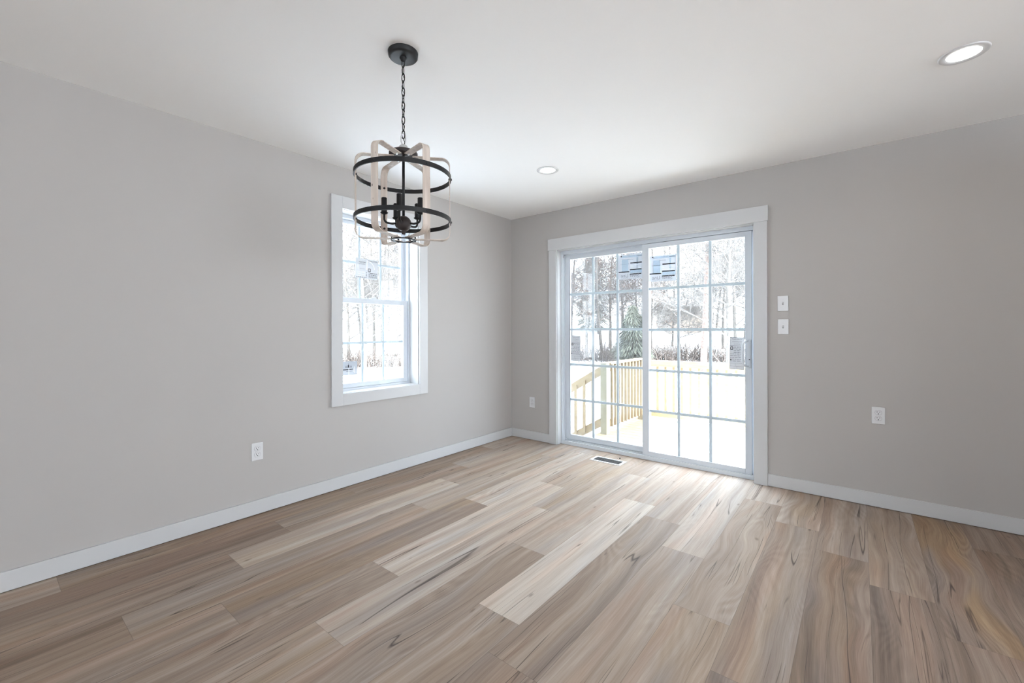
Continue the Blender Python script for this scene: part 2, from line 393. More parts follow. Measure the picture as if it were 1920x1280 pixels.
# walls behind the camera; unseen, with openings added to let fill light in
b = MB(); b.box(-.0, .6, BY-.16, BY, -.03, H); b.box(3.8, RX, BY-.16, BY, -.03, H); b.box(.6, 3.8, BY-.16, BY, -.03, .5); b.box(.6, 3.8, BY-.16, BY, 2.2, H)
struct(b, 'wall_back', mat('bounce_cutting_dark', (.13, .14, .15), .75, var=.01), 'unseen wall behind the camera, darkened to cut bounced light', 'wall')  # colour darkened so less light bounces back onto the door wall
b = MB(); b.box(RX, RX+.16, BY-.16, -5.6, -.03, H); b.box(RX, RX+.16, -1.6, 0, -.03, H); b.box(RX, RX+.16, -5.6, -1.6, -.03, .8); b.box(RX, RX+.16, -5.6, -1.6, 2.1, H)
struct(b, 'wall_side', M['wall'], 'greige wall far to the right outside the picture', 'wall')
BB, BT = .095, .014
struct(MB().box(5.0, 5.12, -1.4, 0, -.03, 2.12), 'added_light_blocker', M['wall'], 'unseen greige panel added at the right to shade the door wall', 'wall')  # unseen blocker added to keep the side fill off the door wall
struct(MB().box(0, BT, BY, 0, .004, BB), 'baseboard_left', M['trim'], 'white flat baseboard along the left wall', 'baseboard', .002)
struct(MB().box(BT, .522, -BT, 0, .004, BB), 'baseboard_corner', M['trim'], 'short white baseboard between room corner and sliding door', 'baseboard', .002)
struct(MB().box(2.523, 5.0, -BT, 0, .004, BB), 'baseboard_right', M['trim'], 'white flat baseboard right of the sliding door', 'baseboard', .002)

# ------------------------------------------------------------------ window_1 (double hung, in the left wall)
win = thing('window_1', (0, -1.69, .72), 'white double-hung window with divided panes in the left wall', 'window', kind='structure')
b = MB()
b.box(0, .018, -2.1465, -2.0565, .627, 2.217); b.box(0, .018, -1.3205, -1.230, .627, 2.217)
b.box(0, .018, -2.0565, -1.3205, 2.125, 2.217); b.box(0, .018, -2.0565, -1.3205, .627, .716)
b.build('casing', M['trim'], win, .0015)
b = MB(); jd = -.118
b.box(jd, 0, -2.070, -2.0575, .705, 2.135); b.box(jd, 0, -1.3285, -1.316, .705, 2.135); b.box(jd, 0, -2.0575, -1.3285, 2.1225, 2.135); b.box(jd, 0, -2.0575, -1.3285, .705, .7185)
b.build('jamb', M['trim'], win)
b = MB()   # vinyl frame
b.box(-.20, jd, -2.070, -2.042, .705, 2.135); b.box(-.20, jd, -1.344, -1.316, .705, 2.135); b.box(-.20, jd, -2.042, -1.344, 2.094, 2.135); b.box(-.20, jd, -2.042, -1.344, .705, .735)
b.box(-.165, -.160, -2.042, -2.034, .735, 2.094); b.box(-.165, -.160, -1.352, -1.344, .735, 2.094)
b.build('window_frame', M['vinyl'], win, .0015)
def sash(name, x0, x1, ya, yb, za, zb, st, rb, rt, rows=2, cols=3):
    b = MB(); b.box(x0, x1, ya, ya+st, za, zb); b.box(x0, x1, yb-st, yb, za, zb); b.box(x0, x1, ya+st, yb-st, za, za+rb); b.box(x0, x1, ya+st, yb-st, zb-rt, zb)
    s = b.build(name, M['vinyl'], win, .002)
    xm = (x0+x1)/2; ga, gb, ha, hb = ya+st, yb-st, za+rb, zb-rt
    MB().box(xm-.006, xm+.006, ga-.004, gb+.004, ha-.004, hb+.004).build('pane', M['glass'], s)
    g = MB()
    for i in range(1, cols): y = ga+(gb-ga)*i/cols; g.box(xm-.003, xm+.003, y-.010, y+.010, ha, hb)
    for i in range(1, rows): z = ha+(hb-ha)*i/rows; g.box(xm-.0028, xm+.0028, ga, gb, z-.010, z+.010)
    g.build('grille', M['grille'], s); return s
lo = sash('lower_sash', -.158, -.124, -2.041, -1.345, .736, 1.462, .046, .036, .042)
up = sash('upper_sash', -.198, -.166, -2.041, -1.345, 1.420, 2.093, .040, .036, .030)
b = MB(); b.box(-.150, -.124, -1.725, -1.665, 1.462, 1.470); b.tube([(-.137, -1.70, 1.470), (-.137, -1.70, 1.476), (-.126, -1.675, 1.476)], .005, 8)
b.build('sash_lock', M['vinyl'], lo)

# ------------------------------------------------------------------ door_1 (two-panel slider in the right wall)
door = thing('door_1', (1.52, .06, 0), 'white sliding glass door with divided panes opening to the deck', 'door', kind='structure')
b = MB(); b.box(.522, .612, -.018, 0, .001, 2.0265); b.box(2.433, 2.523, -.018, 0, .001, 2.0265); b.build('casing', M['trim'], door, .0015)
MB().box(.512, 2.529, -.022, 0, 2.0265, 2.145).build('head_casing', M['trim'], door, .0015)
b = MB(); b.box(dx0, .618, 0, .064, .001, dz1); b.box(2.427, dx1, 0, .064, .001, dz1); b.box(.618, 2.427, 0, .064, 2.020, dz1); b.build('jamb', M['trim'], door)
b = MB()   # vinyl frame with tracks
fy0, fy1 = .064, .178
b.box(dx0, .632, fy0, fy1, 0, dz1); b.box(2.413, dx1, fy0, fy1, 0, dz1); b.box(.632, 2.413, fy0, fy1, 1.988, dz1)
b.box(.632, .645, .117, .123, .03, 1.988); b.box(2.400, 2.413, .117, .123, .03, 1.988); b.box(.632, 2.413, .117, .123, 1.975, 1.988)
b.box(.632, .640, .076, .080, .03, 1.988)
b.build('door_frame', M['vinyl'], door, .001)
b = MB(); b.box(.632, 2.413, fy0, .078, 0, .036); b.box(.632, 2.413, .114, .124, .0, .040); b.box(.632, 2.413, .160, fy1, 0, .044); b.build('sill', M['vinyl'], door, .001)
MB().box(.632, 2.413, .078, .160, 0, .020).build('track', M['track'], door)
def panel(name, x0, x1, y0, y1, z0, z1, gx0, gx1, gz0, gz1):
    b = MB(); b.box(x0, gx0, y0, y1, z0, z1); b.box(gx1, x1, y0, y1, z0, z1); b.box(gx0, gx1, y0, y1, z0, gz0); b.box(gx0, gx1, y0, y1, gz1, z1)
    s = b.build(name, M['vinyl'], door, .002); ym = (y0+y1)/2
    MB().box(gx0-.004, gx1+.004, ym-.008, ym+.008, gz0-.004, gz1+.004).build('pane', M['glass'], s)
    g = MB()
    for i in (1, 2): x = gx0+(gx1-gx0)*i/3; g.box(x-.0115, x+.0115, ym-.004, ym+.004, gz0, gz1)
    for i in range(1, 5): z = gz0+(gz1-gz0)*i/5; g.box(gx0, gx1, ym-.0038, ym+.0038, z-.0115, z+.0115)
    g.build('grille', M['grille'], s); return s
sl = panel('sliding_panel', 1.498, 2.402, .080, .113, .024, 1.986, 1.560, 2.353, .077, 1.943)
fx = panel('fixed_panel', .640, 1.552, .125, .158, .046, 1.986, .690, 1.494, .096, 1.936)
MB().box(.6905, .6945, .1255, .1265, .096, 1.936).build('gasket', M['gasket'], fx)
MB().box(.655, 1.54, .166, .1665, .06, 1.97).build('insect_screen', M['screen'], door)
b = MB(); pts = [(2.376,.080,1.105), (2.366,.060,1.103), (2.352,.040,1.090), (2.344,.031,1.06), (2.342,.029,1.0), (2.344,.031,.945), (2.352,.040,.915), (2.366,.060,.902), (2.376,.080,.900)]
b.tube(pts, [.007,.008,.009,.010,.010,.010,.009,.008,.007], 12)
hd = b.build('handle', M['vinyl'], sl)
MB().box(2.360, 2.398, .074, .080, .885, 1.120).build('handle_plate', M['vinyl'], sl, .003)
b = MB(); b.tube([(2.385,.0735,.955), (2.385,.0745,.955)], .0045, 12); b.build('lock_hole', M['slot'], sl)
b = MB(); b.tube([(2.385,.0725,1.055), (2.385,.0745,1.055)], .004, 12); b.build('screw', M['steel'], sl)
MB().box(.632, .636, .082, .092, 1.955, 1.975).build('roller_guide', M['gasket'], door)

# ------------------------------------------------------------------ electrical plates (built facing -Y)
def disc_x(c, rx, rz, y0, y1, n=24, flat=None):
    vs = []
    for y in (y0, y1):
        for k in range(n):
            t = 2*math.pi*k/n; z = rz*math.sin(t)
            if flat: z = max(-flat, min(flat, z))
            vs.append((c[0]+rx*math.cos(t), y, c[1]+z))
    fs = [tuple(range(n)), tuple(range(2*n-1, n-1, -1))]+[(k+n, (k+1) % n+n, (k+1) % n, k) for k in range(n)]
    return vs, fs
def make_outlet(loc, rz, label):
    t = thing('electrical_outlet', (0,0,0), label, 'outlet', 'duplex outlets on the walls')
    MB().box(-.035, .035, -.006, 0, -.057, .057).build('cover_plate', M['plate'], t, .003, 3)
    for s in (1, -1):
        r1 = MB(); r1.add(*disc_x((0, s*.0195), .0185, .0185, -.0060, -.0066, flat=.0155)); e = r1.build('receptacle', M['seam'], t)
        r2 = MB(); r2.add(*disc_x((0, s*.0195), .0170, .0170, -.0064, -.0074, flat=.0142)); r2.build('receptacle_face', M['plate'], e)
        q = MB(); q.box(-.0080, -.0056, -.0078, -.0070, s*.0195+.000, s*.0195+.0085); q.box(.0056, .0080, -.0078, -.0070, s*.0195+.001, s*.0195+.0080)
        q.add(*disc_x((0, s*.0195-.0075), .0032, .0032, -.0070, -.0078, 12)); q.build('socket_slots', M['slot'], e)
    q = MB(); q.add(*disc_x((0, 0), .003, .003, -.0055, -.0068, 12)); q.build('screw', M['steel'], t)
    t.location = loc; t.rotation_euler = (0, 0, rz); return t
o1 = make_outlet((0, -2.652, .409), R(90), 'white duplex outlet low on the left wall below the window')
o2 = copy_tree(o1); o2.location = (3.1695, 0, .617); o2.rotation_euler = (0,0,0); o2['label'] = 'white duplex outlet on the right wall, right of the light switches'
o3 = copy_tree(o1); o3.location = (.2905, 0, .4075); o3.rotation_euler = (0,0,0); o3['label'] = 'white duplex outlet between room corner and sliding door'
def make_switch(label):
    t = thing('light_switch', (0,0,0), label, 'light switch', 'toggle switches beside the door')
    MB().box(-.035, .035, -.006, 0, -.057, .057).build('cover_plate', M['plate'], t, .003, 3)
    MB().box(-.0055, .0055, -.0066, -.0056, -.0125, .0125).build('slot', M['seam'], t)
    q = MB(); v = [(-.0042,-.006,-.006),(.0042,-.006,-.006),(.0042,-.006,.006),(-.0042,-.006,.006),(-.0034,-.016,.002),(.0034,-.016,.002),(.0034,-.016,.009),(-.0034,-.016,.009)]
    q.add(v, [(0,3,2,1),(4,5,6,7),(0,1,5,4),(1,2,6,5),(2,3,7,6),(3,0,4,7)]); q.build('toggle', M['plate'], t, .0008)
    for s in (1, -1):
        q = MB(); q.add(*disc_x((0, s*.030), .003, .003, -.0055, -.0068, 12)); q.build('screw', M['steel'], t)
    return t
s1 = make_switch('upper white toggle light switch right of the door'); s1.location = (2.624, 0, 1.391)
s2 = copy_tree(s1); s2.location = (2.625, 0, 1.2165); s2['label'] = 'lower white toggle light switch right of the door'

# ------------------------------------------------------------------ floor vent
vt = thing('floor_vent', (1.28, -.185, 0), 'small dark-slotted floor register in front of the sliding door', 'floor vent')
va, vb, vc, vd = 1.128, 1.430, -.258, -.112
b = MB(); b.box(va, vb, vc, vc+.024, 0, .004); b.box(va, vb, vd-.024, vd, 0, .004); b.box(va, va+.026, vc+.024, vd-.024, 0, .004); b.box(vb-.026, vb, vc+.024, vd-.024, 0, .004)
b.build('vent_frame', M['plate'], vt, .0015)
MB().box(va+.026, vb-.026, vc+.024, vd-.024, .0004, .0010).build('duct_opening', M['slot'], vt)
b = MB(); n = 22
for i in range(n+1):
    x = va+.026+(vb-va-.052)*i/n; b.box(x-.0017, x+.0017, vc+.024, vd-.024, .001, .0032)
for i in (1, 2):
    y = vc+.024+(vd-vc-.048)*i/3; b.box(va+.026, vb-.026, y-.002, y+.002, .001, .0034)
b.build('louver', M['bronze'], vt)
cr = MB().lathe([(.0005, .009), (.004, .007), (.006, .003), (.005, 0)], (1.338, -.060, 0), 9).build('debris', M['slot'])
tag(cr, 'tiny dark speck on the floor between vent and door', 'debris')

# ------------------------------------------------------------------ recessed ceiling lights
def can(x, y, label):
    t = thing('recessed_light', (x, y, H), label, 'ceiling light', 'recessed lights in the ceiling')
    MB().lathe([(.058, H+.0), (.058, H-.004), (.080, H-.006), (.084, H-.003), (.085, H)], (x, y, 0), 48).build('trim_ring', M['plate'], t)
    MB().lathe([(.0005, H-.0025), (.0575, H-.0025)], (x, y, 0), 48).build('diffuser', M['lens'], t)
    ld = bpy.data.lights.new('downlight', 'AREA'); ld.shape = 'DISK'; ld.size = .11; ld.energy = 2.5; ld.color = (1, .96, .9)
    lo_ = bpy.data.objects.new('downlight', ld); C.objects.link(lo_); lo_.parent = t; lo_.location = (0, 0, -.008)
    return t
can(3.441, -1.012, 'round lit recessed light at the right of the ceiling')
can(1.184, -1.012, 'round lit recessed light near the room corner')

# ------------------------------------------------------------------ chandelier
cx, cy = 1.4843, -2.6057
BASE = math.atan2(CAM.y-cy, CAM.x-cx)
ch = thing('chandelier', (cx, cy, H), 'drum cage chandelier with whitewashed wood bands and black rings', 'chandelier')
def pol(a, r, z): return Vector((cx+r*math.cos(BASE+R(a)), cy+r*math.sin(BASE+R(a)), z))
MB().lathe([(.0005, 2.4155), (.050, 2.4155), (.060, 2.417), (.064, 2.422), (.0655, 2.44)], (cx, cy, 0), 48).build('canopy', M['black'], ch)
MB().lathe([(.0005, 2.398), (.008, 2.399), (.011, 2.404), (.012, 2.409), (.015, 2.411), (.0155, 2.416)], (cx, cy, 0), 24).build('canopy_loop', M['black'], ch)
# chain
ZT, ZB, NL = 2.404, 2.086, 11
pitch = (ZT-ZB)/(NL-1)
for i in range(NL):
    zc = ZT-.012-i*pitch; a = R(90*i+25); hx, hz = .0070, .0130; pts = []
    for k in range(20):
        t = 2*math.pi*k/20; px_ = hx*math.cos(t); pz = hz*(1 if math.sin(t) > 0 else -1)*min(1, abs(math.sin(t)))**.75+.006*math.sin(t)
        pts.append((cx+px_*math.cos(a), cy+px_*math.sin(a), zc+pz))
    MB().tube(pts, .0019, 6, closed=True).build('chain_link', M['black'], ch)
pts = [(cx+.006*math.sin(i*1.1), cy+.006*math.cos(i*1.1), 2.40-i*(2.40-2.028)/30) for i in range(31)]
MB().tube(pts, .0014, 6).build('cord', M['black'], ch)
pts = [pol(90, .010*math.sin(2*math.pi*k/24), 2.053+.026*math.cos(2*math.pi*k/24)) for k in range(24)]
MB().tube(pts, .0028, 8, closed=True).build('hanging_loop', M['steel'], ch)
MB().lathe([(.0005, 2.030), (.008, 2.029), (.017, 2.023), (.023, 2.012), (.024, 1.996)], (cx, cy, 0), 32).build('hub_cap', M['steel'], ch)
MB().lathe([(.0005, 1.996), (.050, 1.996), (.060, 1.994), (.063, 1.990), (.063, 1.979), (.060, 1.976), (.0005, 1.976)], (cx, cy, 0), 48).build('hub', M['bronze'], ch)
MB().tube([(cx, cy, 1.976), (cx, cy, 1.70)], .0060, 14).build('rod', M['black'], ch)
MB().lathe([(.0005, 1.710)]+[(.0345*math.sin(R(q)), 1.676+.0345*math.cos(R(q))) for q in range(8, 173, 8)]+[(.0005, 1.6415)], (cx, cy, 0), 36).build('center_ball', M['bronze'], ch)
MB().lathe([(.0085, 1.646), (.0085, 1.630), (.007, 1.628), (.0005, 1.628)], (cx, cy, 0), 20).build('finial', M['bronze'], ch)
# bent wood bands
RB, ZB0, ZB1, FR, BWD, BTH = .206, 1.605, 1.976, .036, .033, .0028
def band_path():
    p = [(.040, ZB1), (.10, ZB1)]
    for q in range(0, 91, 9): p.append((RB-FR+FR*math.sin(R(q)), ZB1-FR+FR*math.cos(R(q))))
    p.append((RB, (ZB0+ZB1)/2))
    for q in range(90, 181, 9): p.append((RB-FR+FR*math.sin(R(q)), ZB0+FR+FR*math.cos(R(q))))
    p += [(.10, ZB0), (.044, ZB0)]
    return p
BP = band_path()
def band(a):
    rad = pol(a, 1, 0)-pol(a, 0, 0); tan = Vector((-rad.y, rad.x, 0)); mb = MB(); vs = []
    for i, (r, z) in enumerate(BP):
        d = Vector((BP[min(i+1, len(BP)-1)][0]-BP[max(i-1, 0)][0], BP[min(i+1, len(BP)-1)][1]-BP[max(i-1, 0)][1])).normalized()
        nr, nz_ = d.y, -d.x      # points to the inside of the cage
        for s, o in ((-1,0),(1,0),(1,1),(-1,1)):
            q = Vector((cx, cy, 0))+rad*(r+nr*o*BTH)+Vector((0,0,z+nz_*o*BTH))+tan*s*BWD/2
            vs.append(q)
    m = len(BP); fs = []
    for i in range(m-1):
        for k in range(4):
            l = (k+1) % 4; fs.append((i*4+k, (i+1)*4+k, (i+1)*4+l, i*4+l))
    fs += [(0,1,2,3), ((m-1)*4+3, (m-1)*4+2, (m-1)*4+1, (m-1)*4)]
    mb.add(vs, fs); o = mb.build('band', M['wood'], ch)
    for z in (1.885, 1.690):
        MB().tube([pol(a, .199, z), pol(a, .2145, z)], .0048, 12).build('bolt', M['black'], o)
    MB().tube([pol(a, .050, ZB1-.009), pol(a, .050, ZB1+.001)], .0042, 10).build('bolt', M['steel'], o)
    MB().tube([pol(a, .051, ZB0-.007), pol(a, .051, ZB0+.011)], .0042, 10).build('bolt', M['black'], o)
for a in (-33.5, 26.5, 86.5, 146.5, -153.5, -93.5): band(a)
for z in (1.885, 1.690):
    MB().lathe([(.2065, z-.0095), (.2115, z-.0095), (.2115, z+.0095), (.2065, z+.0095), (.2065, z-.0095)], (cx, cy, 0), 96, smooth=False).build('ring', M['black'], ch, .0006)
MB().lathe([(.042, 1.6000), (.056, 1.6000), (.056, 1.6035), (.042, 1.6035), (.042, 1.6000)], (cx, cy, 0), 48, smooth=False).build('bottom_ring', M['black'], ch)
for a in (-12, -84, -156, 60, 132):
    rc = .083; pts = [pol(a, .028, 1.676), pol(a, .050, 1.672), pol(a, .064, 1.673)]
    for q in (20, 40, 60, 80): pts.append(pol(a, rc-.019+.019*math.sin(R(q)), 1.692-.019*math.cos(R(q))))
    pts += [pol(a, rc, 1.700), pol(a, rc, 1.716)]
    arm = MB().tube(pts, .0045, 10).build('arm', M['black'], ch)
    c = pol(a, rc, 0)
    MB().lathe([(.0005, 1.711), (.008, 1.711), (.0165, 1.717), (.0170, 1.7185), (.0120, 1.7195), (.0005, 1.7195)], c, 24).build('candle_cup', M['black'], arm)
    MB().lathe([(.0120, 1.719), (.0118, 1.782), (.0095, 1.784), (.0090, 1.776), (.0005, 1.776)], c, 24).build('candle_sleeve', M['black'], arm)

# ------------------------------------------------------------------ stickers on the glass
def text_geo(s, size):
    cu = bpy.data.curves.new('lettering', 'FONT'); cu.body = s; cu.size = size; cu.align_x = 'CENTER'; cu.align_y = 'CENTER'; cu.resolution_u = 3
    o = bpy.data.objects.new('lettering', cu); C.objects.link(o)
    dg = bpy.context.evaluated_depsgraph_get(); me = bpy.data.meshes.new_from_object(o.evaluated_get(dg))
    g = [tuple(v.co) for v in me.vertices], [tuple(p.vertices) for p in me.polygons]
    bpy.data.objects.remove(o); bpy.data.curves.remove(cu); bpy.data.meshes.remove(me); return g
class Sheet:
    """a flat sticker, printing included: local x right, z up, facing -Y; built at origin then placed"""
    def __init__(s, name, w, h, m, loc, rz, label, tilt=0, group=None):
        s.a = (name, label, group, loc, (0, R(tilt), rz)); s.m = m; s.b = MB().box(-w/2, w/2, -.0004, 0, -h/2, h/2); s.k = {}
    def rect(s, key, x0, x1, z0, z1, lift=0):
        s.k.setdefault(key, MB()).box(x0, x1, -.0008-lift, -.0005-lift, z0, z1)
    def text(s, key, str_, x, z, size, mirror=False, sx=1):
        v, f = text_geo(str_, size); k = -1 if mirror else 1
        s.k.setdefault(key, MB()).add([(x+k*sx*p[0], -.0011, z+p[1]) for p in v], f)
    def done(s):
        mats = [s.m]; idx = [0]*len(s.b.f)
        for key, mb in s.k.items():
            idx += [len(mats)]*len(mb.f); mats.append(M[key]); s.b.add(mb.v, mb.f)
        o = s.b.build(s.a[0], mats[0])
        for m in mats[1:]: o.data.materials.append(m)
        o.data.polygons.foreach_set('material_index', idx)
        tag(o, s.a[1], 'sticker', s.a[2]); o.location = s.a[3]; o.rotation_euler = s.a[4]
# upper sash notice
q = Sheet('window_sticker', .212, .166, M['paper'], (-.1745, -1.728, 1.716), R(90), 'pale printed notice sticker on the upper window sash', 1.5)
rs = random.Random(3)
q.text('ink', 'INSTALLATION', .055, .069, .014); q.text('ink', 'Important', -.045, .053, .016); q.text('ink_grey', 'Read before', -.045, .036, .012); q.text('ink_grey', 'removing', -.045, -.002, .012)
for i in range(5): q.rect('ink_pale', -.095, -.012, -.030-.009*i, -.0275-.009*i)
for i in range(6): q.rect('ink_grey', -.097+.017*i, -.087+.017*i, -.077, -.070)
for i in range(6):
    x = .018
    while x < .098:
        l = rs.uniform(.006, .022); q.rect('ink' if i % 2 == 0 else 'ink_grey', x, min(.1, x+l), -.030-.008*i-.004, -.030-.008*i); x += l+.004
for i in range(3): q.rect('ink', -.008, .002, -.034-.013*i, -.030-.013*i)
q.rect('ink', .012, .016, -.020, .004); q.rect('ink', .032, .036, -.020, .002); q.rect('ink', .012, .036, -.022, -.017); q.rect('ink', .014, .034, .001, .006)
for i in range(14):
    a0, a1 = R(8+i*5.6), R(8+(i+1)*5.6); r0 = .075
    p0 = (.0+r0*math.cos(a0), -.008+r0*math.sin(a0)); p1 = (.0+r0*math.cos(a1), -.008+r0*math.sin(a1))
    q.k.setdefault('ink_pale', MB()).obox((p0[0], -.0007, p0[1]), (p1[0], -.0007, p1[1]), .005, .0004, up=(0,1,0))
q.rect('ink_pale', -.003, .005, -.008, .075)
q.done()
# lower sash emblem sticker
q = Sheet('window_sticker', .160, .112, M['paper_grey'], (-.1345, -1.925, .892), R(90), 'grey emblem sticker low on the lower window sash', 0)
def tri(q, key, x, z, w, h):
    q.k.setdefault(key, MB()).add([(x-w/2,-.0008,z),(x+w/2,-.0008,z),(x,-.0008,z+h),(x-w/2,-.0005,z),(x+w/2,-.0005,z),(x,-.0005,z+h)], [(0,1,2),(5,4,3),(0,3,4,1),(1,4,5,2),(2,5,3,0)])
tri(q, 'ink', .002, .006, .006, .036); tri(q, 'ink', .002, .018, .016, .012); tri(q, 'ink', .002, .008, .022, .014)
for dx_ in (-.024, -.016, .018, .026): tri(q, 'ink_grey', .002+dx_, .006, .009, .020)
q.rect('ink', -.045, .045, -.012, -.006); q.rect('ink_grey', -.045, .0, -.019, -.016); q.rect('ink_grey', -.018, .038, -.027, -.024)
q.rect('ink_pale', .003, .007, -.055, .0, .0002); q.rect('ink_pale', .052, .055, -.040, .012); q.rect('ink_pale', .043, .045, -.030, .0)
q.done()
# mirrored maker's stickers at the top of both door panels
def maker(loc, label, tilt):
    q = Sheet('door_sticker', .245, .235, M['film'], loc, 0, label, tilt, 'blue maker stickers on the sliding door')
    q.rect('film_blue', -.085, -.020, -.045, .075); q.rect('film_blue', .0, .115, -.062, -.03); q.rect('film_blue', -.085, .115, .090, .108); q.rect('film_blue', .062, .078, -.02, .088)
    q.rect('ink', .0, .115, .030, .040); q.rect('ink', -.003, .112, -.034, -.024); q.rect('ink', -.118, -.010, -.052, -.042); q.rect('ink', -.003, .110, -.076, -.067)
    q.rect('ink_grey', .06, .115, .098, .102); q.rect('ink_grey', -.03, .03, .068, .071); q.rect('ink_grey', -.10, -.012, .026, .029)
    for i in range(4): q.rect('ink_pale', .0, .11, -.018+.011*i, -.015+.011*i)
    q.rect('ink', -.098, -.086, .098, .110)
    q.text('ink_grey', 'Silver Line', -.001, -.085, .048, True, .93)
    for i in range(9): q.rect('ink_grey', -.09+.02*i, -.079+.02*i, -.113, -.1105)
    q.done()
maker((1.685, .0875, 1.752), 'blue maker sticker with mirrored lettering at top of the sliding panel', 1.0)
maker((1.360, .1325, 1.800), 'blue maker sticker with mirrored lettering at top of the fixed panel', .5)
def notice(loc, label):
    q = Sheet('door_sticker', .108, .262, M['paper'], loc, 0, label, .6, 'printed notice labels on the sliding door')
    q.rect('ink_grey', -.052, .052, .127, .130); q.rect('ink_grey', -.052, -.0505, .062, .130); q.rect('ink_grey', .0505, .052, .062, .130); q.rect('ink_grey', -.052, .052, .061, .0635)
    q.text('ink_grey', 'Thank you for', 0, .115, .0135); q.text('ink_grey', 'choosing our', 0, .096, .0135); q.text('ink_grey', 'products', 0, .077, .0135)
    rs = random.Random(9)
    for i in range(9):
        x = -.025 if i < 4 else -.05; z = .052-.014*i
        while x < .046:
            l = rs.uniform(.008, .028); q.rect('ink_grey', x, min(.05, x+l), z-.0045, z); x += l+.005
    q.rect('ink', -.050, -.045, .034, .050); q.rect('ink', -.034, -.029, .034, .050); q.rect('ink', -.048, -.031, .050, .055); q.rect('ink', -.050, -.029, .030, .035)
    q.rect('ink', -.050, -.041, -.058, -.047)
    q.rect('ink_grey', -.053, .053, -.082, -.0805); q.rect('ink_grey', -.053, .053, -.106, -.1045); q.rect('ink_grey', -.053, .053, -.130, -.1285); q.rect('ink_grey', -.012, -.0105, -.105, -.081); q.rect('ink_grey', -.002, -.0005, -.129, -.105)
    q.rect('ink_grey', -.0535, -.052, -.131, .062); q.rect('ink_grey', .052, .0535, -.131, .062)
    q.done()
notice((2.293, .0875, 1.002), 'printed notice label on the glass behind the door handle')
notice((.757, .1325, 1.003), 'printed notice label at the left edge of the fixed door panel')

# ------------------------------------------------------------------ outdoors
def hgt(x, y):
    d = math.hypot(x-1, max(0, y)*1.0) if True else 0
    d = max(abs(x-1)*.95, y, math.hypot(x-1, y)*.96)
    z = -.95
    if d > 24: z += 2.9*min(1, (d-24)/22)**1.3
    if d > 46: z += (d-46)*.16
    return z+.10*math.sin(x*.5+1)*math.cos(y*.43)*min(1, d/12)
b = MB(); n = 56; ext = 90
xs = [-ext+2*ext*i/n for i in range(n+1)]
vs = [(x, y, hgt(x, y)) for y in xs for x in xs]
b.add(vs, [(j*(n+1)+i, j*(n+1)+i+1, (j+1)*(n+1)+i+1, (j+1)*(n+1)+i) for j in range(n) for i in range(n)], True)
g = b.build('snowy_ground', M['snow']); tag(g, 'snow covered yard rising to a wooded hillside', 'ground', kind='structure')
def at(head, dist):   # heading in degrees left of +Y, seen from the room
    x = CAM.x-dist*math.sin(R(head)); y = CAM.y+dist*math.cos(R(head)); return Vector((x, y, hgt(x, y)))

# deck
DZ = -.15
dk = thing('deck', (2.5, 1.4, DZ), 'new pine deck outside the sliding door', 'deck')
b = MB(); y = .185
while y < 2.60: b.box(.42, 5.2, y, y+.136, DZ-.028, DZ); y += .141
b.build('decking', M['lumber'], dk)
b = MB(); b.box(.42, .458, .19, 2.6, DZ-.26, DZ-.03); b.box(.42, 5.2, 2.562, 2.6, DZ-.26, DZ-.03); b.box(5.162, 5.2, .19, 2.6, DZ-.26, DZ-.03); b.build('rim_joist', M['lumber'], dk)
def post(x, y, m): MB().box(x-.044, x+.044, y-.044, y+.044, DZ-.3, .765).build('post', m, dk, .004)
PX, PY0, PY1 = .505, 1.30, 2.50
post(PX, PY0, M['lumber_green']); post(PX, PY1, M['lumber'])
for x in (2.05, 3.6, 5.1): post(x, PY1+.06, M['lumber'])
for z0, z1 in ((.655, .745), (-.075, .015)):
    MB().box(PX-.019, PX+.019, PY0+.044, PY1-.044, z0, z1).build('rail', M['lumber'], dk)
    MB().box(PX+.044, 5.1, PY1-.075, PY1-.038, z0, z1).build('rail', M['lumber'], dk)
MB().box(PX-.06, PX+.06, PY0+.05, PY1-.06, .745, .765).build('cap_rail', M['lumber'], dk)
y = PY0+.13
while y < PY1-.08: MB().box(PX+.019, PX+.052, y-.017, y+.017, -.07, .74).build('baluster', M['lumber'], dk); y += .108
x = PX+.14
while x < 5.0: MB().box(x-.017, x+.017, PY1-.037, PY1-.004, -.07, .735).build('baluster', M['lumber'], dk); x += .116
# snow lying on the deck
b = MB(); nx, ny = 60, 22; rs = random.Random(4); vs = []
for j in range(ny+1):
    for i in range(nx+1):
        x = .62+4.4*i/nx; y = 1.05+1.36*j/ny
        e = min(i, nx-i)/8; e2 = min(j/6, (ny-j)/2.0); k = max(0, min(1, e, e2))
        h = .075*k**.6+.03*math.sin(x*3.1)*math.sin(y*4.2+x)+.02*math.sin(x*7+y*5)-.028-(.05 if x < 1.25+.3*math.sin(y*5) else 0)
        vs.append((x, y, DZ+max(-.02, h)))
b.add(vs, [(j*(nx+1)+i, j*(nx+1)+i+1, (j+1)*(nx+1)+i+1, (j+1)*(nx+1)+i) for j in range(ny) for i in range(nx)], True)
sp = b.build('snow_patch', M['snow']); tag(sp, 'melting snow lying on the deck boards', 'snow', kind='stuff')
